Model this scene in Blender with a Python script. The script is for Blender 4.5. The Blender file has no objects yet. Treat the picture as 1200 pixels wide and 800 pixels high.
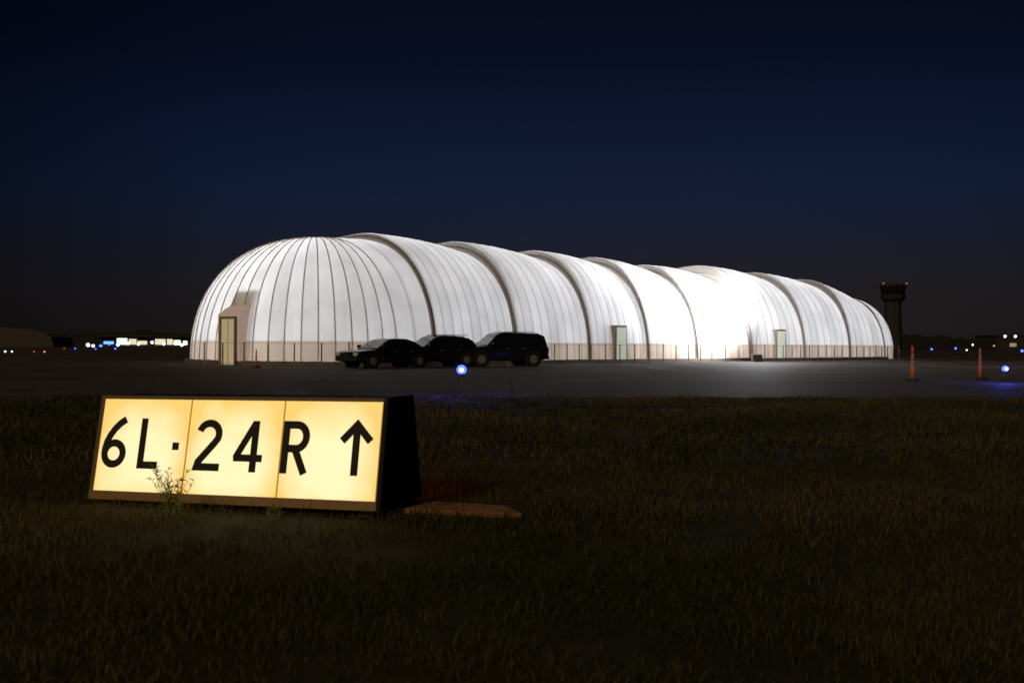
import bpy, math, random
import numpy as np
from mathutils import Vector, Matrix
random.seed(5); rng=np.random.default_rng(5)
R=math.radians
scn=bpy.context.scene
scn.view_settings.view_transform='Standard'; scn.view_settings.look='None'
scn.view_settings.exposure=0; scn.view_settings.gamma=1
COL=scn.collection
F=1167.0

# ---------------- helpers ----------------
def new_mat(name):
    m=bpy.data.materials.new(name); m.use_nodes=True
    nt=m.node_tree; nt.nodes.clear()
    o=nt.nodes.new('ShaderNodeOutputMaterial')
    return m,nt,o
def pbr(name,col,rough=.6,metal=0,noise=0,scale=5,bump=0,emis=None,estr=0,spec=.5):
    m,nt,o=new_mat(name)
    b=nt.nodes.new('ShaderNodeBsdfPrincipled')
    b.inputs['Roughness'].default_value=rough; b.inputs['Metallic'].default_value=metal
    b.inputs['Specular IOR Level'].default_value=spec
    b.inputs['Base Color'].default_value=(*col,1)
    nt.links.new(b.outputs[0],o.inputs[0])
    if noise or bump:
        tc=nt.nodes.new('ShaderNodeTexCoord')
        n=nt.nodes.new('ShaderNodeTexNoise'); n.inputs['Scale'].default_value=scale; n.inputs['Detail'].default_value=6
        nt.links.new(tc.outputs['Object'],n.inputs['Vector'])
        if noise:
            mx=nt.nodes.new('ShaderNodeMix'); mx.data_type='RGBA'
            mx.inputs[6].default_value=(*[c*(1-noise) for c in col],1); mx.inputs[7].default_value=(*[c*(1+noise) for c in col],1)
            nt.links.new(n.outputs[0],mx.inputs[0]); nt.links.new(mx.outputs[2],b.inputs['Base Color'])
        if bump:
            bp=nt.nodes.new('ShaderNodeBump'); bp.inputs['Strength'].default_value=bump
            nt.links.new(n.outputs[0],bp.inputs['Height']); nt.links.new(bp.outputs[0],b.inputs['Normal'])
    if emis:
        b.inputs['Emission Color'].default_value=(*emis,1); b.inputs['Emission Strength'].default_value=estr
    return m
def emit(name,col,s):
    m,nt,o=new_mat(name); e=nt.nodes.new('ShaderNodeEmission')
    e.inputs[0].default_value=(*col,1); e.inputs[1].default_value=s
    nt.links.new(e.outputs[0],o.inputs[0]); return m
def mk(name,v,f,mat,parent=None,smooth=False,uv=None):
    me=bpy.data.meshes.new(name); me.from_pydata([tuple(p) for p in v],[],f); me.update()
    if mat: me.materials.append(mat)
    if smooth: me.polygons.foreach_set('use_smooth',[True]*len(me.polygons))
    if uv is not None:
        l=me.uv_layers.new(name='UVMap')
        idx=np.zeros(len(me.loops),dtype=np.int32); me.loops.foreach_get('vertex_index',idx)
        l.data.foreach_set('uv',np.asarray(uv,dtype=np.float32)[idx].ravel())
    ob=bpy.data.objects.new(name,me); COL.objects.link(ob)
    if parent: ob.parent=parent
    return ob
def empty(name,loc=(0,0,0),rz=0):
    e=bpy.data.objects.new(name,None); COL.objects.link(e); e.location=loc; e.rotation_euler=(0,0,rz); e.empty_display_size=.3; return e
BF=[(0,3,2,1),(4,5,6,7),(0,1,5,4),(1,2,6,5),(2,3,7,6),(3,0,4,7)]
def boxv(x0,x1,y0,y1,z0,z1):
    return [(x0,y0,z0),(x1,y0,z0),(x1,y1,z0),(x0,y1,z0),(x0,y0,z1),(x1,y0,z1),(x1,y1,z1),(x0,y1,z1)]
def box(name,x0,x1,y0,y1,z0,z1,mat,parent=None,bev=0):
    o=mk(name,boxv(x0,x1,y0,y1,z0,z1),BF,mat,parent)
    if bev:
        b=o.modifiers.new('b','BEVEL'); b.width=bev; b.segments=2
    return o
def cyl(name,p0,p1,r0,r1,mat,parent=None,n=12,caps=True):
    p0=Vector(p0);p1=Vector(p1); d=(p1-p0).normalized()
    a=d.orthogonal().normalized(); b=d.cross(a)
    v=[];f=[]
    for p,r in((p0,r0),(p1,r1)):
        for i in range(n):
            t=2*math.pi*i/n; v.append(p+a*math.cos(t)*r+b*math.sin(t)*r)
    for i in range(n):
        j=(i+1)%n; f.append((i,j,n+j,n+i))
    if caps: f.append(tuple(range(n))[::-1]); f.append(tuple(range(n,2*n)))
    o=mk(name,v,f,mat,parent)
    for p in o.data.polygons:
        if len(p.vertices)==4: p.use_smooth=True
    return o
def tube_data(pts,r,n=6):
    v=[];f=[]; m=len(pts)
    for k,p in enumerate(pts):
        p=Vector(p); a=Vector(pts[max(0,k-1)]); b=Vector(pts[min(m-1,k+1)]); d=(b-a).normalized()
        s=d.orthogonal().normalized() if k==0 else (prev-d*prev.dot(d)).normalized()
        prev=s; t=d.cross(s)
        for i in range(n):
            q=2*math.pi*i/n; v.append(tuple(p+s*math.cos(q)*r+t*math.sin(q)*r))
    for k in range(m-1):
        for i in range(n):
            j=(i+1)%n; f.append((k*n+i,k*n+j,(k+1)*n+j,(k+1)*n+i))
    return v,f
class Acc:
    def __init__(s): s.v=[];s.f=[]
    def add(s,v,f):
        o=len(s.v); s.v+= [tuple(p) for p in v]; s.f+=[tuple(i+o for i in q) for q in f]
    def box(s,*a): s.add(boxv(*a),BF)
def sphere(name,c,r,mat,parent=None,n=12):
    v=[];f=[]
    for i in range(n+1):
        for j in range(2*n):
            th=math.pi*i/n; ph=math.pi*j/n
            v.append((c[0]+r*math.sin(th)*math.cos(ph),c[1]+r*math.sin(th)*math.sin(ph),c[2]+r*math.cos(th)))
    for i in range(n):
        for j in range(2*n):
            k=(j+1)%(2*n); f.append((i*2*n+j,(i+1)*2*n+j,(i+1)*2*n+k,i*2*n+k))
    return mk(name,v,f,mat,parent,True)
def light(name,kind,loc,power,col=(1,1,1),size=.1,parent=None):
    l=bpy.data.lights.new(name,kind); l.energy=power; l.color=col
    if kind in('POINT','SPOT'): l.shadow_soft_size=size
    o=bpy.data.objects.new(name,l); COL.objects.link(o); o.location=loc
    if parent: o.parent=parent
    return o

# ---------------- camera ----------------
cam=bpy.data.cameras.new('camera'); cam.lens=35; cam.sensor_width=36; cam.clip_end=8000; cam.clip_start=.05
cam.dof.use_dof=True; cam.dof.focus_distance=15; cam.dof.aperture_fstop=2.8
co=bpy.data.objects.new('camera',cam); COL.objects.link(co); co.location=(0,0,1.2)
co.rotation_euler=(R(90.15),R(-.34),0); scn.camera=co

# ---------------- world: deep dusk ----------------
w=bpy.data.worlds.new('World'); scn.world=w; w.use_nodes=True
nt=w.node_tree; nt.nodes.clear(); N=nt.nodes.new; Lk=nt.links.new
out=N('ShaderNodeOutputWorld'); bg=N('ShaderNodeBackground'); Lk(bg.outputs[0],out.inputs[0])
tc=N('ShaderNodeTexCoord'); sx=N('ShaderNodeSeparateXYZ'); Lk(tc.outputs['Generated'],sx.inputs[0])
mr=N('ShaderNodeMapRange'); mr.inputs[1].default_value=-.05; mr.inputs[2].default_value=.45; Lk(sx.outputs[2],mr.inputs[0])
cr=N('ShaderNodeValToRGB'); Lk(mr.outputs[0],cr.inputs[0])
stops=[(-.05,(.003,.003,.004)),(.0,(.0120,.0098,.0098)),(.045,(.0118,.0110,.0136)),(.09,(.0086,.0115,.0220)),(.145,(.0050,.0112,.0340)),(.20,(.0034,.0082,.0290)),(.27,(.0022,.0045,.0165)),(.34,(.0016,.0028,.0100)),(.45,(.0009,.0014,.006))]
els=cr.color_ramp.elements
while len(els)<len(stops): els.new(.5)
for e,(z,c) in zip(els,stops): e.position=(z+.05)/.5; e.color=(*c,1)
dt=N('ShaderNodeVectorMath'); dt.operation='DOT_PRODUCT'; Lk(tc.outputs['Generated'],dt.inputs[0]); dt.inputs[1].default_value=(.10,.985,.14)
m2=N('ShaderNodeMapRange'); m2.interpolation_type='SMOOTHSTEP'; m2.inputs[1].default_value=.80; m2.inputs[2].default_value=.995; m2.inputs[3].default_value=.40; m2.inputs[4].default_value=1.05; Lk(dt.outputs['Value'],m2.inputs[0])
vm=N('ShaderNodeVectorMath'); vm.operation='SCALE'; Lk(cr.outputs[0],vm.inputs[0]); Lk(m2.outputs[0],vm.inputs['Scale'])
sky=N('ShaderNodeTexSky'); sky.sky_type='NISHITA'; sky.sun_disc=False; sky.sun_elevation=R(0.5); sky.sun_rotation=R(8)
v2=N('ShaderNodeVectorMath'); v2.operation='SCALE'; Lk(sky.outputs[0],v2.inputs[0]); v2.inputs['Scale'].default_value=.0003
ad=N('ShaderNodeVectorMath'); ad.operation='ADD'; Lk(vm.outputs[0],ad.inputs[0]); Lk(v2.outputs[0],ad.inputs[1])
Lk(ad.outputs[0],bg.inputs[0]); bg.inputs[1].default_value=1.0
s=light('ambient_city_fill','SUN',(0,-30,30),.74,(1,.78,.44)); s.data.angle=R(6); s.rotation_euler=(R(60),0,R(-32))  # added fill standing in for ambient city light behind the camera

# ---------------- ground ----------------
def ground_mat(name,c1,c2,scale,bump,rough=.9,joints=False,spec=.25):
    m,nt,o=new_mat(name); N=nt.nodes.new; L=nt.links.new
    b=N('ShaderNodeBsdfPrincipled'); b.inputs['Roughness'].default_value=rough; b.inputs['Specular IOR Level'].default_value=spec; L(b.outputs[0],o.inputs[0])
    tc=N('ShaderNodeTexCoord'); n=N('ShaderNodeTexNoise'); n.inputs['Scale'].default_value=scale; n.inputs['Detail'].default_value=8; L(tc.outputs['Object'],n.inputs[0])
    n2=N('ShaderNodeTexNoise'); n2.inputs['Scale'].default_value=scale*.08; n2.inputs['Detail'].default_value=4; L(tc.outputs['Object'],n2.inputs[0])
    ma=N('ShaderNodeMath'); ma.operation='MULTIPLY'; L(n.outputs[0],ma.inputs[0]); L(n2.outputs[0],ma.inputs[1])
    rm=N('ShaderNodeMapRange'); rm.inputs[1].default_value=.12; rm.inputs[2].default_value=.42; L(ma.outputs[0],rm.inputs[0])
    mx=N('ShaderNodeMix'); mx.data_type='RGBA'; mx.inputs[6].default_value=(*c1,1); mx.inputs[7].default_value=(*c2,1); L(rm.outputs[0],mx.inputs[0])
    last=mx.outputs[2]
    if joints:
        br=N('ShaderNodeTexBrick'); br.inputs['Scale'].default_value=1; br.inputs['Brick Width'].default_value=6; br.inputs['Row Height'].default_value=6; br.offset=0
        br.inputs['Mortar Size'].default_value=.06; br.inputs['Color1'].default_value=(1,1,1,1); br.inputs['Color2'].default_value=(.74,.74,.74,1); br.inputs['Mortar'].default_value=(.35,.35,.35,1)
        L(tc.outputs['Object'],br.inputs[0])
        mm=N('ShaderNodeMix'); mm.data_type='RGBA'; mm.blend_type='MULTIPLY'; mm.inputs[0].default_value=1; L(last,mm.inputs[6]); L(br.outputs[0],mm.inputs[7]); last=mm.outputs[2]
    L(last,b.inputs['Base Color'])
    bp=N('ShaderNodeBump'); bp.inputs['Strength'].default_value=bump; L(n.outputs[0],bp.inputs['Height']); L(bp.outputs[0],b.inputs['Normal'])
    return m
Mgr=ground_mat('ground_turf',(.015,.014,.006),(.046,.038,.016),6,.8)
Map=ground_mat('apron_concrete',(.048,.036,.030),(.105,.078,.064),3,.2,.76,True,.22)
mk('ground',[(-4000,-50,0),(4000,-50,0),(4000,6000,0),(-4000,6000,0)],[(0,1,2,3)],Mgr)
def edge_y(x): return 22.2+.075*x+.25*math.sin(x*.35)+.12*math.sin(x*1.3+1)
xs=np.linspace(-60,90,160)
v=[(x,edge_y(x),.004) for x in xs]+[(x*3.2,420,.004) for x in xs]
mk('apron',v,[(i,i+1,160+i+1,160+i) for i in range(159)],Map)
Mline=pbr('marking_paint',(.55,.53,.48),.7,noise=.3,scale=4)
mk('taxiway_marking',[(26,58,.008),(80,62,.008),(80,62.5,.008),(26,58.5,.008)],[(0,1,2,3)],Mline)
Myl=pbr('marking_paint_yellow',(.20,.14,.05),.7,noise=.3,scale=4)
mk('taxiway_marking',[(-60,30,.008),(60,38,.008),(60,38.15,.008),(-60,30.15,.008)],[(0,1,2,3)],Myl)

def grass():
    V=[];C=[]
    def patch(d0,d1,dens,hm,wd):
        area_n=int(dens*(1.3*(d1*d1-d0*d0)/2)*1.05)
        D=np.sqrt(rng.uniform(d0*d0,d1*d1,area_n)); X=rng.uniform(-.66,.66,area_n)*D
        keep=D<22.0+.075*X
        q=np.sin(X*2.1+1.3*np.sin(D*1.7))*np.sin(D*2.6+1.1*np.sin(X*1.9))+.6*np.sin(X*5.3+D*3.1)*np.sin(D*6.1-X*2.2)
        keep&=(rng.uniform(-1.7,1.0,area_n)<q)
        X=X[keep];D=D[keep];q=q[keep];n=len(X)
        h=hm*(.55+.35*np.clip(q,-1,1.2)+rng.gamma(1.5,.28,n))
        th=rng.uniform(0,2*np.pi,n); ln=rng.uniform(.25,1.1,n)*h
        wv=wd*rng.uniform(.6,1.4,n); ph=rng.uniform(0,2*np.pi,n)
        wx=np.cos(ph)*wv; wy=np.sin(ph)*wv; lx=np.cos(th)*ln; ly=np.sin(th)*ln
        z0=np.zeros(n)-.01
        P=np.stack([np.stack([X-wx,D-wy,z0],1),np.stack([X+wx,D+wy,z0],1),
            np.stack([X+lx*.35+wx*.7,D+ly*.35+wy*.7,h*.6],1),np.stack([X+lx*.35-wx*.7,D+ly*.35-wy*.7,h*.6],1),
            np.stack([X+lx,D+ly,h*.9],1)],1)
        V.append(P.reshape(-1,3))
        big=.5+.5*np.sin(X*.75+1.4*np.sin(D*.5)+.8)*np.sin(D*.9+1.2*np.sin(X*.6))
        c=rng.uniform(0,1,n)*.5+.5*big; C.append(np.repeat(c,5))
    patch(2.6,5.5,3200,.044,.0024); patch(5.5,10,1400,.048,.0036); patch(10,24,330,.070,.0085)
    v=np.concatenate(V); c=np.concatenate(C); n=len(v)//5
    me=bpy.data.meshes.new('grass'); me.vertices.add(len(v)); me.vertices.foreach_set('co',v.ravel())
    b=np.arange(n)[:,None]*5
    loops=np.concatenate([b+np.array([0,1,2,3]),b+np.array([3,2,4])],1).ravel()
    me.loops.add(len(loops)); me.loops.foreach_set('vertex_index',loops.astype(np.int32))
    me.polygons.add(2*n); st=np.stack([np.arange(n)*7,np.arange(n)*7+4],1).ravel()
    me.polygons.foreach_set('loop_start',st.astype(np.int32))
    me.update(calc_edges=True); me.validate()
    at=me.attributes.new('tint','FLOAT','POINT'); at.data.foreach_set('value',c.astype(np.float32))
    m,nt,o=new_mat('grass_blades'); N=nt.nodes.new; L=nt.links.new
    a=N('ShaderNodeAttribute'); a.attribute_name='tint'; r=N('ShaderNodeValToRGB'); L(a.outputs['Fac'],r.inputs[0])
    e=r.color_ramp.elements; e[0].position=.05; e[0].color=(.030,.036,.011,1); e[1].position=1; e[1].color=(.19,.130,.052,1)
    x=e.new(.5); x.color=(.075,.070,.022,1)
    d=N('ShaderNodeBsdfPrincipled'); d.inputs['Roughness'].default_value=.7; d.inputs['Specular IOR Level'].default_value=.2; L(r.outputs[0],d.inputs['Base Color'])
    t=N('ShaderNodeBsdfTranslucent'); L(r.outputs[0],t.inputs[0]); ms=N('ShaderNodeMixShader'); ms.inputs[0].default_value=.3
    L(d.outputs[0],ms.inputs[1]); L(t.outputs[0],ms.inputs[2]); L(ms.outputs[0],o.inputs[0])
    me.materials.append(m); ob=bpy.data.objects.new('grass',me); COL.objects.link(ob)
grass()

# ---------------- fabric hangar ----------------
hang=empty('fabric_hangar')
NE=2.3
ST=[ # X, D, a(deg), W, H
 (-11.8,59.5,40,8.9,7.4),(-9.96,61.2,40,8.9,7.5),(-4.86,66.7,35,8.9,7.55),(.62,72.8,30,8.9,7.55),(5.3,77.2,28,8.9,7.5),
 (9.9,81.4,25.5,8.8,7.3),(15.05,85.7,24,8.8,7.4),(20.9,90.4,21.5,8.8,7.4),(27.2,96,17,8.7,7.25),(33,101,14,8.0,6.1)]
def lerp(a,b,t): return tuple(x+(y-x)*t for x,y in zip(a,b))
def arch(st,th,k=1.0,off=0):
    X,D,a,W,H=st; c=math.cos(th); s_=math.sin(th)
    kw=1+(k-1)*.35
    x=math.copysign(abs(c)**(2/NE),c)*(W*kw+off); z=abs(s_)**(2/NE)*(H*k+off)
    return (X+x*math.sin(R(a)),D-x*math.cos(R(a)),z)
def fabric_mat(name,nrib,tan_z=1.3,dark=.55,lw=.05):
    m,nt,o=new_mat(name); N=nt.nodes.new; L=nt.links.new
    uv=N('ShaderNodeUVMap'); uv.uv_map='UVMap'; sp=N('ShaderNodeSeparateXYZ'); L(uv.outputs[0],sp.inputs[0])
    mu=N('ShaderNodeMath'); mu.operation='MULTIPLY'; mu.inputs[1].default_value=nrib; L(sp.outputs[0],mu.inputs[0])
    pp=N('ShaderNodeMath'); pp.operation='PINGPONG'; pp.inputs[1].default_value=.5; L(mu.outputs[0],pp.inputs[0])
    r=N('ShaderNodeMapRange'); r.interpolation_type='SMOOTHSTEP'; r.inputs[1].default_value=0; r.inputs[2].default_value=lw*2.5; r.inputs[3].default_value=dark; r.inputs[4].default_value=1; L(pp.outputs[0],r.inputs[0])
    tc=N('ShaderNodeTexCoord'); n=N('ShaderNodeTexNoise'); n.inputs['Scale'].default_value=.5; n.inputs['Detail'].default_value=5; L(tc.outputs['Object'],n.inputs[0])
    nr=N('ShaderNodeMapRange'); nr.inputs[1].default_value=.3; nr.inputs[2].default_value=.7; nr.inputs[3].default_value=.8; nr.inputs[4].default_value=1; L(n.outputs[0],nr.inputs[0])
    fl=N('ShaderNodeMath'); fl.operation='FLOOR'; L(mu.outputs[0],fl.inputs[0]); wn=N('ShaderNodeTexWhiteNoise'); wn.noise_dimensions='1D'; L(fl.outputs[0],wn.inputs['W'])
    wr=N('ShaderNodeMapRange'); wr.inputs[3].default_value=.86; wr.inputs[4].default_value=1; L(wn.outputs[0],wr.inputs[0])
    a=N('ShaderNodeMath'); a.operation='MULTIPLY'; L(r.outputs[0],a.inputs[0]); L(nr.outputs[0],a.inputs[1])
    b=N('ShaderNodeMath'); b.operation='MULTIPLY'; L(a.outputs[0],b.inputs[0]); L(wr.outputs[0],b.inputs[1])
    so=N('ShaderNodeSeparateXYZ'); L(tc.outputs['Object'],so.inputs[0])
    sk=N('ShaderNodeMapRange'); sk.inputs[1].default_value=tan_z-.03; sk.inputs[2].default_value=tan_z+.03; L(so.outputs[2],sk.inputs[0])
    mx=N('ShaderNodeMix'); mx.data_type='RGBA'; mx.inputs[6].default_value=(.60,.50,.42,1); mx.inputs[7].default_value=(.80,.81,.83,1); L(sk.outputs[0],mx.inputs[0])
    vs=N('ShaderNodeVectorMath'); vs.operation='SCALE'; L(mx.outputs[2],vs.inputs[0]); L(b.outputs[0],vs.inputs['Scale'])
    d=N('ShaderNodeBsdfDiffuse'); t=N('ShaderNodeBsdfTranslucent'); L(vs.outputs[0],d.inputs[0]); L(vs.outputs[0],t.inputs[0])
    ms=N('ShaderNodeMixShader'); ms.inputs[0].default_value=.45; L(d.outputs[0],ms.inputs[1]); L(t.outputs[0],ms.inputs[2]); L(ms.outputs[0],o.inputs[0])
    return m
Mseam=pbr('seam_webbing',(.26,.235,.22),.8)
Mrib=pbr('rib_tape',(.62,.57,.52),.7)
def gusset():
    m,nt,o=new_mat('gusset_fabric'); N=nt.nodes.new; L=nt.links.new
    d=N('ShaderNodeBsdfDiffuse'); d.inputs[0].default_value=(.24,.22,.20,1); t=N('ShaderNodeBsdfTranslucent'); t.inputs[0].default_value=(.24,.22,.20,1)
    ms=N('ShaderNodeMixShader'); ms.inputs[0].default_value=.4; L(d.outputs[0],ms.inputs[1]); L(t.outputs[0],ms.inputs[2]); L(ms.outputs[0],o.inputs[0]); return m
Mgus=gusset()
NT=56
KS=[(0,0),(.050,-.036),(.054,-.036),(.054,-.036),(.052,-.040),(.047,-.068),(.078,-.024),(.050,-.034),(.048,-.025),(0,0)]
def kprof(i,u):
    if i==0: return -.004*u
    a,b=KS[i]; return a+(b-a)*(u**2.3)
def section(i,name,npl,mat):
    a,b=ST[i],ST[i+1]; rows=npl*5
    v=[];uv=[];f=[]
    for r in range(rows+1):
        u=r/rows; st=lerp(a,b,u)
        k=1+kprof(i,u)+.010*abs(math.sin(math.pi*u*npl))-.003
        for j in range(NT+1):
            v.append(arch(st,math.pi*j/NT,k)); uv.append((u,j/NT))
    for r in range(rows):
        for j in range(NT):
            q=r*(NT+1)+j; f.append((q,q+1,q+NT+2,q+NT+1))
    mk(name,v,f,mat,hang,True,uv)
npls=[2,9,9,8,7,8,7,7,6]
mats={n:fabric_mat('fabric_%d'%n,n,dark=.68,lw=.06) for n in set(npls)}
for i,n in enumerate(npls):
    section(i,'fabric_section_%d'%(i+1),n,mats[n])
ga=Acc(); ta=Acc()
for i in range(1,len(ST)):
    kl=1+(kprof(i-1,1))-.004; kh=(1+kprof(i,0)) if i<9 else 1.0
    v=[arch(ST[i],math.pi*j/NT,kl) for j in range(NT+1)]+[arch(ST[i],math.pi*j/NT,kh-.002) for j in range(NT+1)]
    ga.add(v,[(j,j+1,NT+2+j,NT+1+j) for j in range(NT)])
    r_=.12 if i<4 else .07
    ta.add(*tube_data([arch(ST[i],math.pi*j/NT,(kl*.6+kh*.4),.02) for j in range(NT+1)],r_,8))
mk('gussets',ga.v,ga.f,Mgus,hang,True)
mk('seam_arches',ta.v,ta.f,Mseam,hang,True)
X0,D0,a0,W0,H0=ST[0]; LA=6.7
bk=(-math.cos(R(a0)),-math.sin(R(a0))); nr_=(math.sin(R(a0)),-math.cos(R(a0)))
NR=26
def domep(phi,th,k=1.0):
    c=math.cos(th)**(2/NE); z=math.sin(th)**(2/NE)*H0
    ex=LA*math.cos(phi)*c*k; ey=W0*math.sin(phi)*c*k
    return (X0+bk[0]*ex+nr_[0]*ey,D0+bk[1]*ex+nr_[1]*ey,z*k)
v=[];uv=[];f=[];A=NR*5;B=36
for i in range(A+1):
    u=i/A; k=1+.008*abs(math.sin(math.pi*u*NR))-.003
    for j in range(B+1):
        th=math.pi/2*j/B; kk=1+(k-1)*(1-j/B); v.append(domep(-math.pi/2+math.pi*u,min(th,math.pi/2-1e-4),kk)); uv.append((u,j/B))
for i in range(A):
    for j in range(B):
        q=i*(B+1)+j; f.append((q,q+B+1,q+B+2,q+1))
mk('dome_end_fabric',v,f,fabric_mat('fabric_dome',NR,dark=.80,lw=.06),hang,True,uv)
acc=Acc()
for i in range(NR+1):
    ph=-math.pi/2+math.pi*i/NR
    acc.add(*tube_data([domep(ph,min(math.pi/2*j/24,1.5706),1.003) for j in range(25)],.03,5))
mk('dome_ribs',acc.v,acc.f,Mrib,hang,True)
v=[];uv=[];f=[];L=4.8; e=ST[-1]; hd=(math.cos(R(38)),math.sin(R(38)))
RR=30
for r in range(RR+1):
    q=math.pi/2*r/RR; s_=L*math.sin(q)**.9; c=max(math.cos(q),.001)**.9
    st=(e[0]+hd[0]*s_,e[1]+hd[1]*s_,e[2],e[3]*c,e[4]*c)
    for j in range(NT+1): v.append(arch(st,math.pi*j/NT)); uv.append((r/RR,j/NT))
for r in range(RR):
    for j in range(NT):
        q=r*(NT+1)+j; f.append((q,q+1,q+NT+2,q+NT+1))
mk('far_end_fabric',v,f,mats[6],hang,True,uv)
IP=[2000,2000,1900,1850,2000,2400,2600,2300,2100]
for i in range(0,9):
    st=lerp(ST[i],ST[i+1],.5)
    if i==0: st=(-12.5,59,0,0,0)
    light('interior_lamp_%d'%i,'POINT',(st[0],st[1],3.2),IP[i],(.98,.975,1),.8,hang)
foot=[domep(-math.pi/2+math.pi*i/40,0,1) for i in range(41)]+[arch(lerp(ST[i],ST[i+1],u/6),0,1) for i in range(9) for u in range(1,7)]
Mbase=pbr('base_ballast',(.16,.13,.10),.8)
def shape_off(pts,off):
    o=[]
    for k,p in enumerate(pts):
        a=pts[max(0,k-1)];b=pts[min(len(pts)-1,k+1)]; d=Vector((b[0]-a[0],b[1]-a[1],0))
        if d.length<1e-6: d=Vector((1,0,0))
        d.normalize(); o.append((p[0]+d.y*off,p[1]-d.x*off,p[2]))
    return o
o1=shape_off(foot,.35)
v=[];f=[]
for p,q in zip(foot,o1): v+=[(q[0],q[1],0),(q[0],q[1],.22),(p[0],p[1],.24)]
for k in range(len(foot)-1):
    a=3*k; f+=[(a,a+3,a+4,a+1),(a+1,a+4,a+5,a+2)]
mk('base_beam',v,f,Mbase,hang)
Mdoor=pbr('door_panel_glow',(.60,.50,.34),.6,emis=(1,.80,.48),estr=.26)  # door holds no lamp; its lit look is put in as emission
Mfrm=pbr('door_frame',(.28,.23,.18),.7)
Mves=pbr('vestibule_fabric_glow',(.55,.42,.34),.8,emis=(1,.76,.62),estr=.20)  # light from inside put into the fabric as its own emission
def local_part(org,out,v):
    o=Vector((out[0],out[1],0)).normalized(); r=Vector((-o.y,o.x,0))
    return [Vector((org[0],org[1],0))+r*p[0]+o*p[1]+Vector((0,0,p[2])) for p in v]
def dome_door():
    ph=R(18); b=domep(ph,0); nx=math.cos(ph)/LA*bk[0]+math.sin(ph)/W0*nr_[0]; ny=math.cos(ph)/LA*bk[1]+math.sin(ph)/W0*nr_[1]
    o=(nx,ny)
    vv=[(-.95,-.6,0),(.95,-.6,0),(.95,.30,0),(-.95,.30,0),(-.8,-1.5,3.9),(.8,-1.5,3.9),(.92,.30,2.7),(-.92,.30,2.7)]
    mk('entrance_vestibule',local_part(b,o,vv),BF,Mves,hang)
    mk('entrance_door',local_part(b,o,boxv(-.55,.55,.30,.36,.02,2.45)),BF,Mdoor,hang)
    mk('door_meeting_stile',local_part(b,o,boxv(-.015,.015,.361,.375,.02,2.45)),BF,Mfrm,hang)
    for nm,q in(('jamb_a',(-.68,-.56,.30,.42,0,2.58)),('jamb_b',(.56,.68,.30,.42,0,2.58)),('lintel',(-.56,.56,.30,.42,2.46,2.58))):
        mk(nm,local_part(b,o,boxv(*q)),BF,Mfrm,hang)
dome_door()
def side_door(i,u,em):
    st=lerp(ST[i],ST[i+1],u); b=arch(st,0)
    a1=arch(ST[i],0);a2=arch(ST[i+1],0); d=Vector((a2[0]-a1[0],a2[1]-a1[1])).normalized(); o=(d.y,-d.x)
    mk('side_door_box',local_part(b,o,boxv(-.60,.60,-.8,.28,0,2.5)),BF,Mfrm,hang)
    mk('side_door_leaf',local_part(b,o,boxv(-.47,.47,.28,.33,.03,2.35)),BF,pbr('door_leaf_glow',(.6,.62,.5),.6,emis=(.8,.9,.75),estr=em),hang)  # leaf emission stands in for light on the door
side_door(3,.47,.30); side_door(6,.5,.45)

Mfen=pbr('galvanised',(.26,.24,.22),.5,.6)
fl=shape_off(foot,1.3)[23:]; fl=[(p[0],p[1],0) for p in fl]
fen=empty('barrier_fence'); acc=Acc(); ac2=Acc()
pts=[Vector(fl[0])]
for k in range(1,len(fl)):
    a=Vector(fl[k-1]);b=Vector(fl[k]); n=max(1,int((b-a).length/.4))
    for t in range(1,n+1): pts.append(a.lerp(b,t/n))
posts=[pts[0]]
for p in pts[1:]:
    if (p-posts[-1]).length>1.15: posts.append(p)
rf=random.Random(4)
for p in posts:
    acc.box(p.x-.032,p.x+.032,p.y-.032,p.y+.032,0,1.22+rf.uniform(-.05,.06))
for a,b in zip(posts[:-1],posts[1:]):
    for z in (1.18,.12):
        ac2.add(*tube_data([(a.x,a.y,z),(b.x,b.y,z)],.014,4))
mk('fence_posts',acc.v,acc.f,Mfen,fen); mk('fence_rails',ac2.v,ac2.f,Mfen,fen)

# floodlight mast (the blazing lamp beside the hangar)
lt=empty('floodlight_mast',(18.0,73.2,0))
Mst=pbr('tower_steel',(.45,.45,.45),.5,.2)
box('base_frame',-.35,.35,-.3,.3,0,.55,pbr('mast_base',(.06,.05,.05),.6),lt,.03)
cyl('mast',(0,0,.5),(0,0,4.5),.03,.025,Mst,lt)
Mfl=emit('flood_lens',(1,1,1),60)
for k,a in enumerate((150,60)):
    d=Vector((math.cos(R(a)),math.sin(R(a)),0))
    cyl('lamp_head_%d'%k,Vector((0,0,4.62))+d*.02,Vector((0,0,4.62))+d*.2,.10,.17,Mst,lt,16)
sphere('lamp_bulb',(0,-.05,4.75),.20,Mfl,lt,10)
sp=light('flood_lamp','SPOT',(-.2,.1,4.98),52000,(.98,.98,1),.15,lt); sp.data.spot_size=R(150); sp.data.spot_blend=.8
sp.rotation_euler=Vector((-6,4.4,.9)).to_track_quat('-Z','Y').to_euler()
light('flood_spill','POINT',(0,-.3,5.05),3000,(.97,.98,1),.15,lt)

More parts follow.
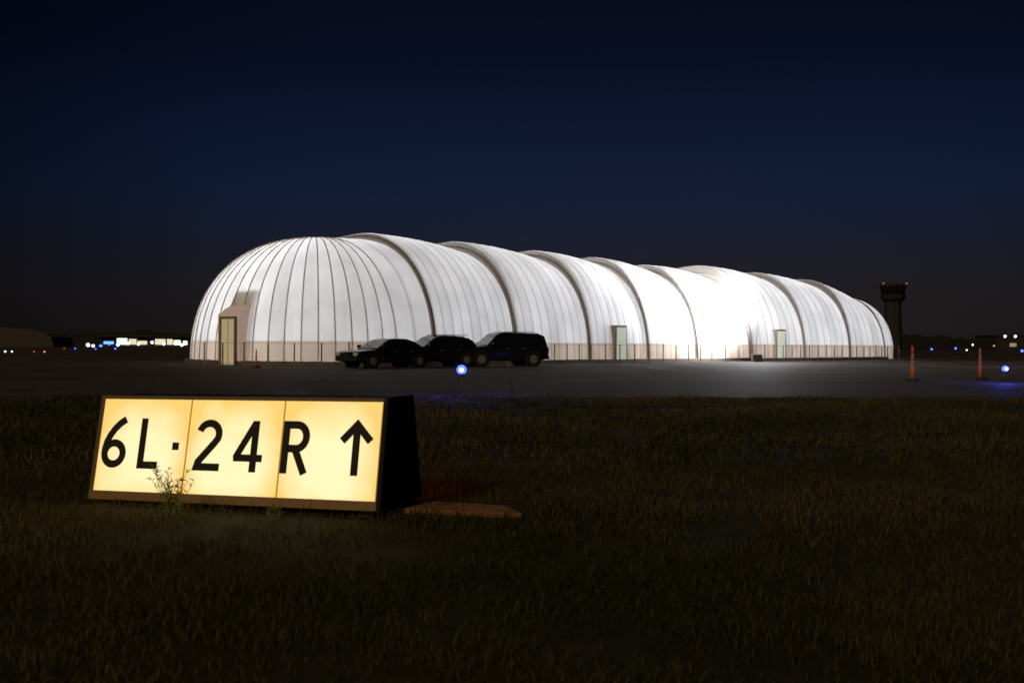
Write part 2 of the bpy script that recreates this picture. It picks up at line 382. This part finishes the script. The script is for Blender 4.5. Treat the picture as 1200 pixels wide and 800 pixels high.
# ---------------- vehicles ----------------
Mbody=pbr('black_paint',(.014,.014,.017),.20,0,spec=.6)
Mglass=pbr('tinted_glass',(.012,.014,.016),.06,spec=.8)
Mtyre=pbr('tyre_rubber',(.015,.015,.015),.85); Mrim=pbr('alloy',(.40,.40,.41),.35,.5)
Mtl=pbr('tail_lamp',(.25,.01,.01),.3); Mhl=pbr('head_lamp',(.6,.6,.6),.15)
Mtrim=pbr('black_trim',(.02,.02,.02),.6)
def car(name,loc,rz,kind,body=None):
    e=empty(name,loc,rz); B_=body or Mbody
    if kind=='suv': Lh=2.45;W=.97; prof=[(-2.45,.38),(-2.48,.75),(-2.38,1.0),(-1.15,1.10),(2.38,1.12),(2.46,.9),(2.44,.42),(1.9,.30),(-1.9,.30)]; gh=[(-1.2,1.08),(-.45,1.74),(-.2,1.80),(1.9,1.78),(2.28,1.62),(2.38,1.10)]; wr=.39
    elif kind=='mid': Lh=2.3;W=.93; prof=[(-2.3,.35),(-2.33,.68),(-2.2,.9),(-1.05,1.0),(2.15,1.03),(2.3,.85),(2.28,.4),(1.8,.27),(-1.8,.27)]; gh=[(-1.15,.98),(-.3,1.54),(0,1.60),(1.3,1.58),(1.9,1.38),(2.2,1.01)]; wr=.36
    else: Lh=2.3;W=.92; prof=[(-2.3,.33),(-2.35,.6),(-2.2,.8),(-1.0,.92),(1.6,.95),(2.2,.97),(2.33,.8),(2.3,.38),(1.8,.25),(-1.8,.25)]; gh=[(-1.15,.90),(-.35,1.36),(0,1.43),(.75,1.42),(1.2,1.30),(1.85,.94)]; wr=.34
    def slab(nm,pr,w0,w1,mat,bev):
        zs=[p[1] for p in pr]; z0,z1=min(zs),max(zs)
        v=[];n=len(pr)
        for sgn in(-1,1):
            for x,z in pr:
                t=(z-z0)/(z1-z0); ww=w0+(w1-w0)*t; v.append((x,sgn*ww,z))
        f=[tuple(range(n)),tuple(range(n,2*n))[::-1]]+[(i,n+i,n+(i+1)%n,(i+1)%n) for i in range(n)]
        o=mk(nm,v,f,mat,e)
        bm=o.modifiers.new('b','BEVEL'); bm.width=bev; bm.segments=3; bm.limit_method='ANGLE'; bm.angle_limit=R(25)
        for p in o.data.polygons: p.use_smooth=True
        return o
    slab('body',prof,W,W*.97,B_,.06)
    slab('cabin',gh,W*.95,W*.76,B_,.05)
    z0=min(p[1] for p in gh); z1=max(p[1] for p in gh)
    def yy(z): t=(z-z0)/(z1-z0); return W*.95+(W*.76-W*.95)*t+.012
    zb=z0+.10; zt=z1-.10
    def xl(z):
        a,b=gh[0],gh[1]; return a[0]+(b[0]-a[0])*(z-a[1])/(b[1]-a[1])
    def xr(z):
        a,b=gh[-1],gh[-2]; return a[0]+(b[0]-a[0])*min(1,(z-a[1])/(b[1]-a[1]))-.12
    fx0,fx1=xl(zb)+.16,xl(zt)+.2; rx0,rx1=xr(zb)-.05,xr(zt)-.1
    cuts=[0,.36,.68,1]
    for sg in(-1,1):
        for k in range(3):
            a0=cuts[k]+.015;a1=cuts[k+1]-.015
            L0=lambda t:fx0+(rx0-fx0)*t; L1=lambda t:fx1+(rx1-fx1)*t
            v=[(L0(a0),sg*yy(zb),zb),(L0(a1),sg*yy(zb),zb),(L1(a1),sg*yy(zt),zt),(L1(a0),sg*yy(zt),zt)]
            mk('side_window',v,[(0,1,2,3)],Mglass,e)
    def glass(a,b,nm,dx):
        v=[]
        for t,sg in((.12,-1),(.12,1),(.9,1),(.9,-1)):
            x=a[0]+(b[0]-a[0])*t+dx; z=a[1]+(b[1]-a[1])*t+.012; v.append((x,sg*(yy(z)-.1),z))
        mk(nm,v,[(0,1,2,3)],Mglass,e)
    glass(gh[0],gh[1],'windscreen',-.014); glass(gh[-1],gh[-2],'rear_window',.014)
    for x in(-Lh*.62,Lh*.62):
        for sg in(-1,1):
            cyl('wheel_arch',(x,sg*(W-.3),wr+.02),(x,sg*(W+.008),wr+.02),wr+.07,wr+.07,Mtrim,e,24)
            cyl('tyre',(x,sg*(W-.22),wr),(x,sg*(W+.025),wr),wr,wr,Mtyre,e,24)
            cyl('rim',(x,sg*(W-.02),wr),(x,sg*(W+.035),wr),wr*.62,wr*.58,Mrim,e,14)
    zb=prof[1][1]
    for sg in(-1,1):
        box('headlamp',-Lh-.06,-Lh+.15,sg*(W-.2)-.16,sg*(W-.2)+.16,zb-.02,zb+.14,Mhl,e,.03)
        box('tail_lamp',Lh-.1,Lh+.025,sg*(W-.14)-.11,sg*(W-.14)+.11,zb+.02,zb+.28,Mtl,e,.03)
        box('mirror',-.95,-.78,sg*(W+.1)-.1,sg*(W+.1)+.1,gh[0][1]+.05,gh[0][1]+.22,B_,e,.04)
        for hx in(-.15,.85): box('door_handle',hx,hx+.2,sg*(W+.005)-.015,sg*(W+.005)+.015,gh[0][1]-.14,gh[0][1]-.11,Mrim,e)
        if kind!='sedan': box('roof_rail',-.1,1.7,sg*W*.7-.02,sg*W*.7+.02,z1+.01,z1+.06,Mrim,e)
    box('grille',-Lh-.05,-Lh+.05,-.45,.45,zb-.15,zb+.06,Mtrim,e)
    box('bumper',-Lh-.08,-Lh+.1,-W+.05,W-.05,.34,.5,Mtrim,e,.04)
    box('rear_bumper',Lh-.1,Lh+.06,-W+.05,W-.05,.38,.55,Mtrim,e,.04)
    return e
car('parked_suv',(-.62,53.8,.004),R(25),'suv')
car('parked_suv',(-4.05,51.8,.004),R(36),'mid')
car('parked_car',(-6.25,49.3,.004),R(44),'sedan')

# ---------------- runway sign ----------------
sg=empty('airfield_sign')
O=Vector((-3.14,7.46,.075)); ex=Vector((.961,-.276,.011)); eb=Vector((.276,.961,0)); ez=Vector((-.008,0,1))
LS=2.31; HS=.70; BT=.15; TB=.75
def SP(s,b,z): return O+ex*s+eb*b+ez*z
slant=math.hypot(BT,HS)
def FP(s,t,o=0):
    b=BT*t/slant-o*HS/slant; z=HS*t/slant+o*BT/slant
    return SP(s,b,z)
Mcab=pbr('cabinet_black',(.015,.014,.013),.7,noise=.3,scale=8,spec=.2); Mfrm2=pbr('frame_bronze',(.15,.09,.035),.6,noise=.3,scale=10)
def panel_mat(name,cc,ce,st):
    m,nt,o=new_mat(name); N=nt.nodes.new; L=nt.links.new
    uv=N('ShaderNodeUVMap'); uv.uv_map='UVMap'; s3=N('ShaderNodeSeparateXYZ'); L(uv.outputs[0],s3.inputs[0])
    def M(op,a,b=None,v=None):
        n=N('ShaderNodeMath'); n.operation=op; L(a,n.inputs[0])
        if b is not None: L(b,n.inputs[1])
        if v is not None: n.inputs[1].default_value=v
        return n.outputs[0]
    du=M('ABSOLUTE',M('SUBTRACT',s3.outputs[0],v=.5)); dv=M('ABSOLUTE',M('SUBTRACT',s3.outputs[1],v=.38))
    d=M('ADD',M('POWER',M('MULTIPLY',du,v=1.95),v=3.2),M('POWER',M('MULTIPLY',dv,v=1.6),v=2.4))
    n=N('ShaderNodeTexNoise'); n.inputs['Scale'].default_value=4.5; n.inputs['Detail'].default_value=6; tc=N('ShaderNodeTexCoord'); L(tc.outputs['Object'],n.inputs[0])
    d2=M('ADD',d,M('MULTIPLY',M('SUBTRACT',n.outputs[0],v=.55),v=1.1))
    mr=N('ShaderNodeMapRange'); mr.inputs[1].default_value=0; mr.inputs[2].default_value=1.0; L(d2,mr.inputs[0])
    mx=N('ShaderNodeMix'); mx.data_type='RGBA'; mx.inputs[6].default_value=(*cc,1); mx.inputs[7].default_value=(*ce,1); L(mr.outputs[0],mx.inputs[0])
    e=N('ShaderNodeEmission'); e.inputs[1].default_value=st; L(mx.outputs[2],e.inputs[0])
    g=N('ShaderNodeBsdfGlossy'); g.inputs['Roughness'].default_value=.3; g.inputs[0].default_value=(.03,.03,.03,1)
    a=N('ShaderNodeAddShader'); L(e.outputs[0],a.inputs[0]); L(g.outputs[0],a.inputs[1]); L(a.outputs[0],o.inputs[0])
    return m
Mpan=panel_mat('sign_face_lit',(1.0,.87,.48),(.95,.60,.16),1.10)
Mbackp=panel_mat('sign_back_lit',(1,.25,.04),(.7,.12,.02),2.2)
def pris(nm,s0,s1,ins,mat,z0=-.02,z1=HS+.012):
    f0=BT*(z0/HS); f1=BT*(z1/HS)
    v=[]
    for s_ in(s0,s1):
        v+=[SP(s_,f0+ins,z0),SP(s_,TB-f0-ins,z0),SP(s_,TB-f1-ins,z1),SP(s_,f1+ins,z1)]
    mk(nm,v,[(0,1,2,3),(7,6,5,4),(0,4,5,1),(1,5,6,2),(2,6,7,3),(3,7,4,0)],mat,sg)
pris('cabinet',.012,LS-.004,.01,Mcab)
pris('end_cap_right',LS-.004,LS+.03,-.012,Mcab,-.06,HS+.02)
pris('end_cap_left',-.02,.012,-.012,Mfrm2,-.04,HS+.015)
mod=LS/3
for k in range(3):
    s0=k*mod+(.010 if k==0 else .005); s1=(k+1)*mod-(.012 if k==2 else .005)
    v=[FP(s0,.015,.003),FP(s1,.015,.003),FP(s1,slant-.012,.003),FP(s0,slant-.012,.003)]
    mk('face_panel_%d'%(k+1),v,[(0,1,2,3)],Mpan,sg,uv=[(0,0),(1,0),(1,1),(0,1)])
    vb=[SP(s0,TB-.005,.02),SP(s1,TB-.005,.02),SP(s1,TB-BT-.002,HS-.02),SP(s0,TB-BT-.002,HS-.02)]
    mk('back_panel_%d'%(k+1),[p+eb*.01 for p in vb],[(3,2,1,0)],Mbackp,sg,uv=[(0,0),(1,0),(1,1),(0,1)])
def fbar(nm,s0,s1,t0,t1,o0,o1,mat):
    v=[FP(s0,t0,o0),FP(s1,t0,o0),FP(s1,t1,o0),FP(s0,t1,o0),FP(s0,t0,o1),FP(s1,t0,o1),FP(s1,t1,o1),FP(s0,t1,o1)]
    mk(nm,v,BF,mat,sg)
Myt=pbr('frame_trim_glow',(.40,.24,.05),.5,emis=(1,.5,.08),estr=.25)  # trim glow painted by emission, in place of spill from the panels
Mbr=pbr('frame_bottom_glow',(.20,.11,.035),.6,noise=.4,scale=10,emis=(1,.4,.08),estr=.02)  # faint orange emission stands in for panel light on the rail
fbar('bottom_rail',-.01,LS,-.05,.015,-.01,.014,Mbr)
fbar('top_rail',-.01,LS,slant-.010,slant+.014,-.01,.012,Mfrm2)
for k in(1,2): fbar('mullion_%d'%k,k*mod-.005,k*mod+.005,.0155,slant-.0105,.001,.006,Myt)
fbar('left_rail',-.012,.010,.0155,slant-.0105,.001,.010,Myt)
fbar('right_rail',LS-.012,LS-.001,.0155,slant-.0105,.001,.010,Myt)
for k in range(4):
    s_=.1+k*(LS-.2)/3
    for b in(.08,TB-.12):
        v=[SP(s_-.03,b-.03,-.11),SP(s_+.03,b-.03,-.11),SP(s_+.03,b+.03,-.11),SP(s_-.03,b+.03,-.11),SP(s_-.03,b-.03,-.02),SP(s_+.03,b-.03,-.02),SP(s_+.03,b+.03,-.02),SP(s_-.03,b+.03,-.02)]
        mk('leg_%d'%k,v,BF,Mfrm2,sg)
Mink=pbr('letter_black',(.012,.010,.006),.7)
LH=.375; LB=.185
def arc(cx,cy,rx,ry,a0,a1,n=18): return [(cx+rx*math.cos(R(a0+(a1-a0)*i/n)),cy+ry*math.sin(R(a0+(a1-a0)*i/n))) for i in range(n+1)]
cnt=[0]
def stroke(cx,w,pts,sw,closed=False):
    P=[Vector((cx-w/2*LH+p[0]*LH,LB+p[1]*LH)) for p in pts]; n=len(P); L_=[];Rr=[]
    hw=sw*LH/2
    for i in range(n):
        if closed: a=P[(i-1)%n];b=P[(i+1)%n];d1=(P[i]-a).normalized();d2=(b-P[i]).normalized()
        else:
            d1=(P[i]-P[i-1]).normalized() if i>0 else (P[1]-P[0]).normalized()
            d2=(P[i+1]-P[i]).normalized() if i<n-1 else d1
        t=(d1+d2).normalized(); nn=Vector((-t.y,t.x)); k=1/max(.35,nn.dot(Vector((-d1.y,d1.x))))
        L_.append(P[i]+nn*hw*k); Rr.append(P[i]-nn*hw*k)
    cnt[0]+=1; o=.0045+.0004*(cnt[0]%5)
    v=[FP(p.x,p.y,o) for p in L_]+[FP(p.x,p.y,o) for p in Rr]
    m=n if closed else n-1
    mk('letter_stroke',v,[(i,n+i,n+(i+1)%n,(i+1)%n) for i in range(m)],Mink,sg)
SW=.148
c6=.145
stroke(c6,.56,[(.49,.975),(.36,.89),(.25,.78),(.16,.65),(.10,.52),(.07,.38),(.07,.28)],SW)
stroke(c6,.56,arc(.285,.285,.212,.212,0,345,24),SW,True)
stroke(.446,.46,[(.075,1.0),(.075,.075),(.47,.075)],SW)
stroke(.673,.14,[(.0,.46),(.15,.46)],.15)
stroke(.946,.58,arc(.29,.715,.215,.212,165,-25,18)+[(.42,.54),(.10,.17),(.075,.075),(.58,.075)],SW)
stroke(1.276,.62,[(.44,0),(.44,.99)],SW); stroke(1.276,.62,[(.42,.93),(.07,.30),(.075,.27),(.63,.27)],SW*.95)
stroke(1.65,.56,[(.075,0),(.075,.925),(.30,.925)]+arc(.30,.70,.20,.225,80,-80,12)+[(.30,.475),(.12,.475)],SW)
stroke(1.65,.56,[(.29,.45),(.51,0)],SW)
stroke(2.12,.60,[(.30,0),(.30,.93)],SW); stroke(2.12,.60,[(.01,.64),(.30,.95),(.59,.64)],SW)
Mpad=pbr('pad_concrete_orange_lit',(.30,.13,.06),.85,noise=.6,scale=9,bump=.4)  # orange light from the sign painted into the concrete colour
def padp(s,b,z): p=SP(s,b,0); return (p.x,p.y,z)
v=[]
for z in(-.02,.035): v+=[padp(.25,.10,z),padp(3.25,.32,z),padp(3.05,.60,z),padp(.25,.75,z)]
mk('concrete_pad',v,BF,Mpad)

def weed(name,x,y,h,n,seed):
    rr=random.Random(seed); acc=Acc()
    for i in range(n):
        a=rr.uniform(0,2*math.pi); lean=rr.uniform(.05,.45)*h; hh=h*rr.uniform(.5,1)
        bx=x+rr.uniform(-.05,.05); by=y+rr.uniform(-.04,.04)
        pts=[(bx+math.cos(a)*lean*(t**1.6),by+math.sin(a)*lean*(t**1.6)*.5,hh*t) for t in [k/6 for k in range(7)]]
        acc.add(*tube_data(pts,.0018,4))
        for k in range(2,7):
            for s_ in range(3):
                p=Vector(pts[k]); q=rr.uniform(0,2*math.pi); l=rr.uniform(.025,.06); d=Vector((math.cos(q),math.sin(q)*.6,rr.uniform(.3,1.2))).normalized()
                sd=d.cross(Vector((rr.uniform(-1,1),rr.uniform(-1,1),.3))).normalized()*.004
                acc.add([p,p+d*l*.5+sd,p+d*l,p+d*l*.5-sd],[(0,1,2,3)])
    mk(name,acc.v,acc.f,pbr('weed_green_%d'%seed,(.24,.24,.07),.7))
weed('weed_plant',-2.32,6.85,.34,16,3)
weed('weed_plant',-1.62,6.75,.12,6,8)
# slightly taller tufts so the turf outline is not uniform
tr=random.Random(9); acc=Acc()
for t in range(240):
    d=tr.uniform(4.2,20); x=tr.uniform(-.6,.6)*d; ms=tr.uniform(.5,1)
    for i in range(tr.randint(5,14)):
        a=tr.uniform(0,6.28); h=ms*tr.uniform(.05,.12); l=h*tr.uniform(.2,.9); bx=x+tr.gauss(0,.10); by=d+tr.gauss(0,.10); wv=.0015+.0003*d
        acc.add([(bx-wv,by,0),(bx+wv,by,0),(bx+math.cos(a)*l*.4+wv*.6,by+math.sin(a)*l*.4,h*.6),(bx+math.cos(a)*l*.4-wv*.6,by+math.sin(a)*l*.4,h*.6),(bx+math.cos(a)*l,by+math.sin(a)*l,h)],[(0,1,2,3),(3,2,4)])
mk('grass_tufts',acc.v,acc.f,pbr('tuft_straw',(.075,.068,.024),.8,noise=.6,scale=1.5))

# ---------------- taxiway edge lights ----------------
Mblue=emit('blue_lens',(.015,.03,1.0),14)
Mblc=emit('blue_core',(.35,.45,1.0),14)
Mpost=pbr('post_metal',(.12,.12,.14),.5,.4)
def tlight(x,y,h,k=1,pw=45):
    e=empty('taxiway_edge_light',(x,y,0))
    cyl('base_plate',(0,0,0),(0,0,.04),.11,.10,Mpost,e,16); cyl('stem',(0,0,.04),(0,0,h-.14),.022,.022,Mpost,e,8)
    cyl('collar',(0,0,h-.14),(0,0,h-.09),.07,.07,Mpost,e,16)
    sphere('lens_dome',(0,0,h-.01),.10*k,Mblue,e,10)
    cyl('lens_cap',(0,-.09*k,h-.01),(0,-.115*k,h-.01),.045,.04,Mblc,e,14)
    light('blue_lamp','POINT',(0,0,h+.16),pw,(.06,.10,1),.05,e)
tlight(-1.14,22.6,.62,1.1,70); tlight(16.6,33.5,.48,1.0,60)

Mora=pbr('orange_plastic_glow',(.65,.13,.03),.5,emis=(1,.2,.04),estr=.03); Mwh=pbr('reflective_white',(.5,.40,.32),.4)  # weak emission makes the plastic glow; it holds no lamp
def delin(x,y,h=1.15,r=.07):
    e=empty('traffic_delineator',(x,y,.004))
    cyl('rubber_base',(0,0,0),(0,0,.07),.24,.20,Mtrim,e,12)
    zs=[.07,h*.5,h*.6,h*.72,h*.82,h]
    for k in range(5): cyl('post_%d'%k,(0,0,zs[k]),(0,0,zs[k+1]),r*(1-.08*k),r*(1-.08*(k+1)),Mwh if k in(1,3) else Mora,e,12)
    sphere('knob',(0,0,h+.02),r*.7,Mora,e,6)
delin(14.0,34.8); delin(17.4,37.0,1.1,.06); delin(-12.2,47.5,.8,.05)

# ---------------- control tower ----------------
tw=empty('control_tower',(153,400,0))
Mtw=pbr('tower_concrete',(.030,.026,.026),.8); Mtg=pbr('tower_glass',(.01,.012,.015),.1)
def ring(nm,prof,mat,n=8):
    v=[];f=[]
    for r,z in prof:
        for i in range(n): a=2*math.pi*(i+.5)/n; v.append((r*math.cos(a),r*math.sin(a),z))
    for k in range(len(prof)-1):
        for i in range(n): j=(i+1)%n; f.append((k*n+i,k*n+j,(k+1)*n+j,(k+1)*n+i))
    f.append(tuple(range(n))[::-1]); f.append(tuple(range((len(prof)-1)*n,len(prof)*n)))
    return mk(nm,v,f,mat,tw)
ring('shaft',[(3.6,0),(3.2,16),(3.2,19)],Mtw); ring('gallery',[(3.2,19),(4.6,20.2),(4.9,21.2),(4.9,21.8)],Mtw)
ring('cab_glass',[(4.2,21.8),(4.9,25.2)],Mtg); ring('cab_roof',[(5.3,25.2),(5.3,25.9),(2.5,26.5)],Mtw)
for i in range(8):
    a=2*math.pi*(i+.5)/8; cyl('mullion_%d'%i,(4.25*math.cos(a),4.25*math.sin(a),21.8),(4.95*math.cos(a),4.95*math.sin(a),25.2),.15,.15,Mtw,tw,6)
cyl('antenna',(0,0,26.4),(0,0,29),.1,.05,Mtw,tw,6)
Mred=emit('obstruction_red',(1,.12,.06),.9)
for x in(-4.6,4.6): sphere('obstruction_light',(x,-2,26.3),.32,Mred,tw,6)

# ---------------- distant things ----------------
Mdk=pbr('distant_cladding',(.032,.028,.026),.8,noise=.3,scale=.4)
rr=random.Random(2)
def treeline(y,x0,x1,h):
    v=[];f=[];x=x0;k=0
    while x<x1:
        hh=h*(.55+.45*abs(math.sin(x*.031)*math.sin(x*.013+1)))+rr.uniform(-.8,1.2)
        v+=[(x,y,-.5),(x,y,max(1,hh)),(x,y+12,max(1,hh*.8)),(x,y+12,-.5)]
        if k: a=4*(k-1); f+=[(a,a+4,a+5,a+1),(a+1,a+5,a+6,a+2),(a+2,a+6,a+7,a+3)]
        k+=1; x+=rr.uniform(1.2,3.5)
    mk('tree_line',v,f,pbr('distant_foliage',(.015,.016,.011),.9,noise=.5,scale=.3))
treeline(650,-900,900,9)
e=empty('distant_hangar',(-119,215,0))
v=[];f=[];n=14
for y in(0,10):
    for i in range(n+1):
        a=math.pi*i/n; v.append((-20*math.cos(a),y,4.4*abs(math.sin(a))**.5))
for i in range(n): f.append((i,i+1,n+2+i,n+1+i))
f.append(tuple(range(n+1))[::-1]); f.append(tuple(range(n+1,2*n+2)))
mk('vault',v,f,pbr('dark_vault',(.060,.045,.036),.8),e); box('door',-6,6,-.15,-.02,0,3.2,Mdk,e)
e=empty('distant_terminal',(-110,300,0))
box('terminal_body',-14,24,0,14,0,2.7,Mdk,e); box('roof',-14.6,25,-1.5,15,2.7,3.1,Mdk,e)
Mwn=emit('lit_windows',(.88,.95,.68),2.4); Mwn2=emit('lit_windows_dim',(.9,.85,.6),.9); Mw2=emit('cyan_light',(.10,.3,1),2.5)
x=-9;k=0
while x<23:
    wd=rr.uniform(1.2,3.2)
    if k%5!=3: box('window_%d'%k,x,x+wd,-.12,-.02,.4,rr.uniform(1.5,2.4),Mwn if rr.random()<.65 else Mwn2,e)
    x+=wd+rr.uniform(.2,.9); k+=1
box('blue_window',-13,-10,-.12,-.02,.5,1.3,Mw2,e)
Mpt={ 'b':emit('pt_blue',(.05,.10,1),6),'w':emit('pt_white',(.9,.95,1),5),'r':emit('pt_red',(1,.10,.04),1.6),'o':emit('pt_orange',(1,.4,.1),1.5)}
def ptl(px,py,D,c,r):
    X=(px-600)/F*D; hz=403+.006*(px-600); z=max(.15,1.2+(hz-py)/F*D)
    e=empty('distant_light',(X,D,0)); cyl('pole',(0,0,0),(0,0,z),.05,.04,Mdk,e,6); sphere('lamp',(0,0,z),r,Mpt[c],e,6)
for q in [(103,404,210,'w',.36),(109,405,210,'w',.28),(118,406,240,'b',.36),(128,403,260,'b',.28),(138,404,260,'w',.34),(150,402,270,'w',.36),(162,403,270,'w',.3),(178,401,270,'w',.36),(192,403,270,'w',.3),(205,402,270,'w',.34),(213,404,240,'w',.34),(6,416,100,'w',.08),(14,417,100,'w',.07),(40,417,100,'r',.06),(52,417,100,'o',.08),(88,413,150,'b',.09),(135,409,150,'b',.12),(112,412,140,'b',.09),
          (1092,409,240,'b',.22),(1120,408,260,'b',.26),(1133,410,200,'w',.12),(1140,404,260,'w',.18),(1165,405,260,'o',.2),(1178,394,300,'w',.36),(1190,394,300,'w',.36),(1198,411,200,'b',.25),(75,411,150,'r',.07)]:
    ptl(*q)
e=empty('distant_building',(163,310,0)); box('block',-12,30,0,15,0,4.6,Mdk,e); box('parapet',-12.4,30.4,-.4,15.4,4.6,5,Mdk,e)
for k in range(5): box('window_%d'%k,-8+k*5,-6+k*5,-.12,-.02,1.3,2.4,Mw2 if k==2 else emit('dim_win_%d'%k,(1,.75,.4),.35),e)
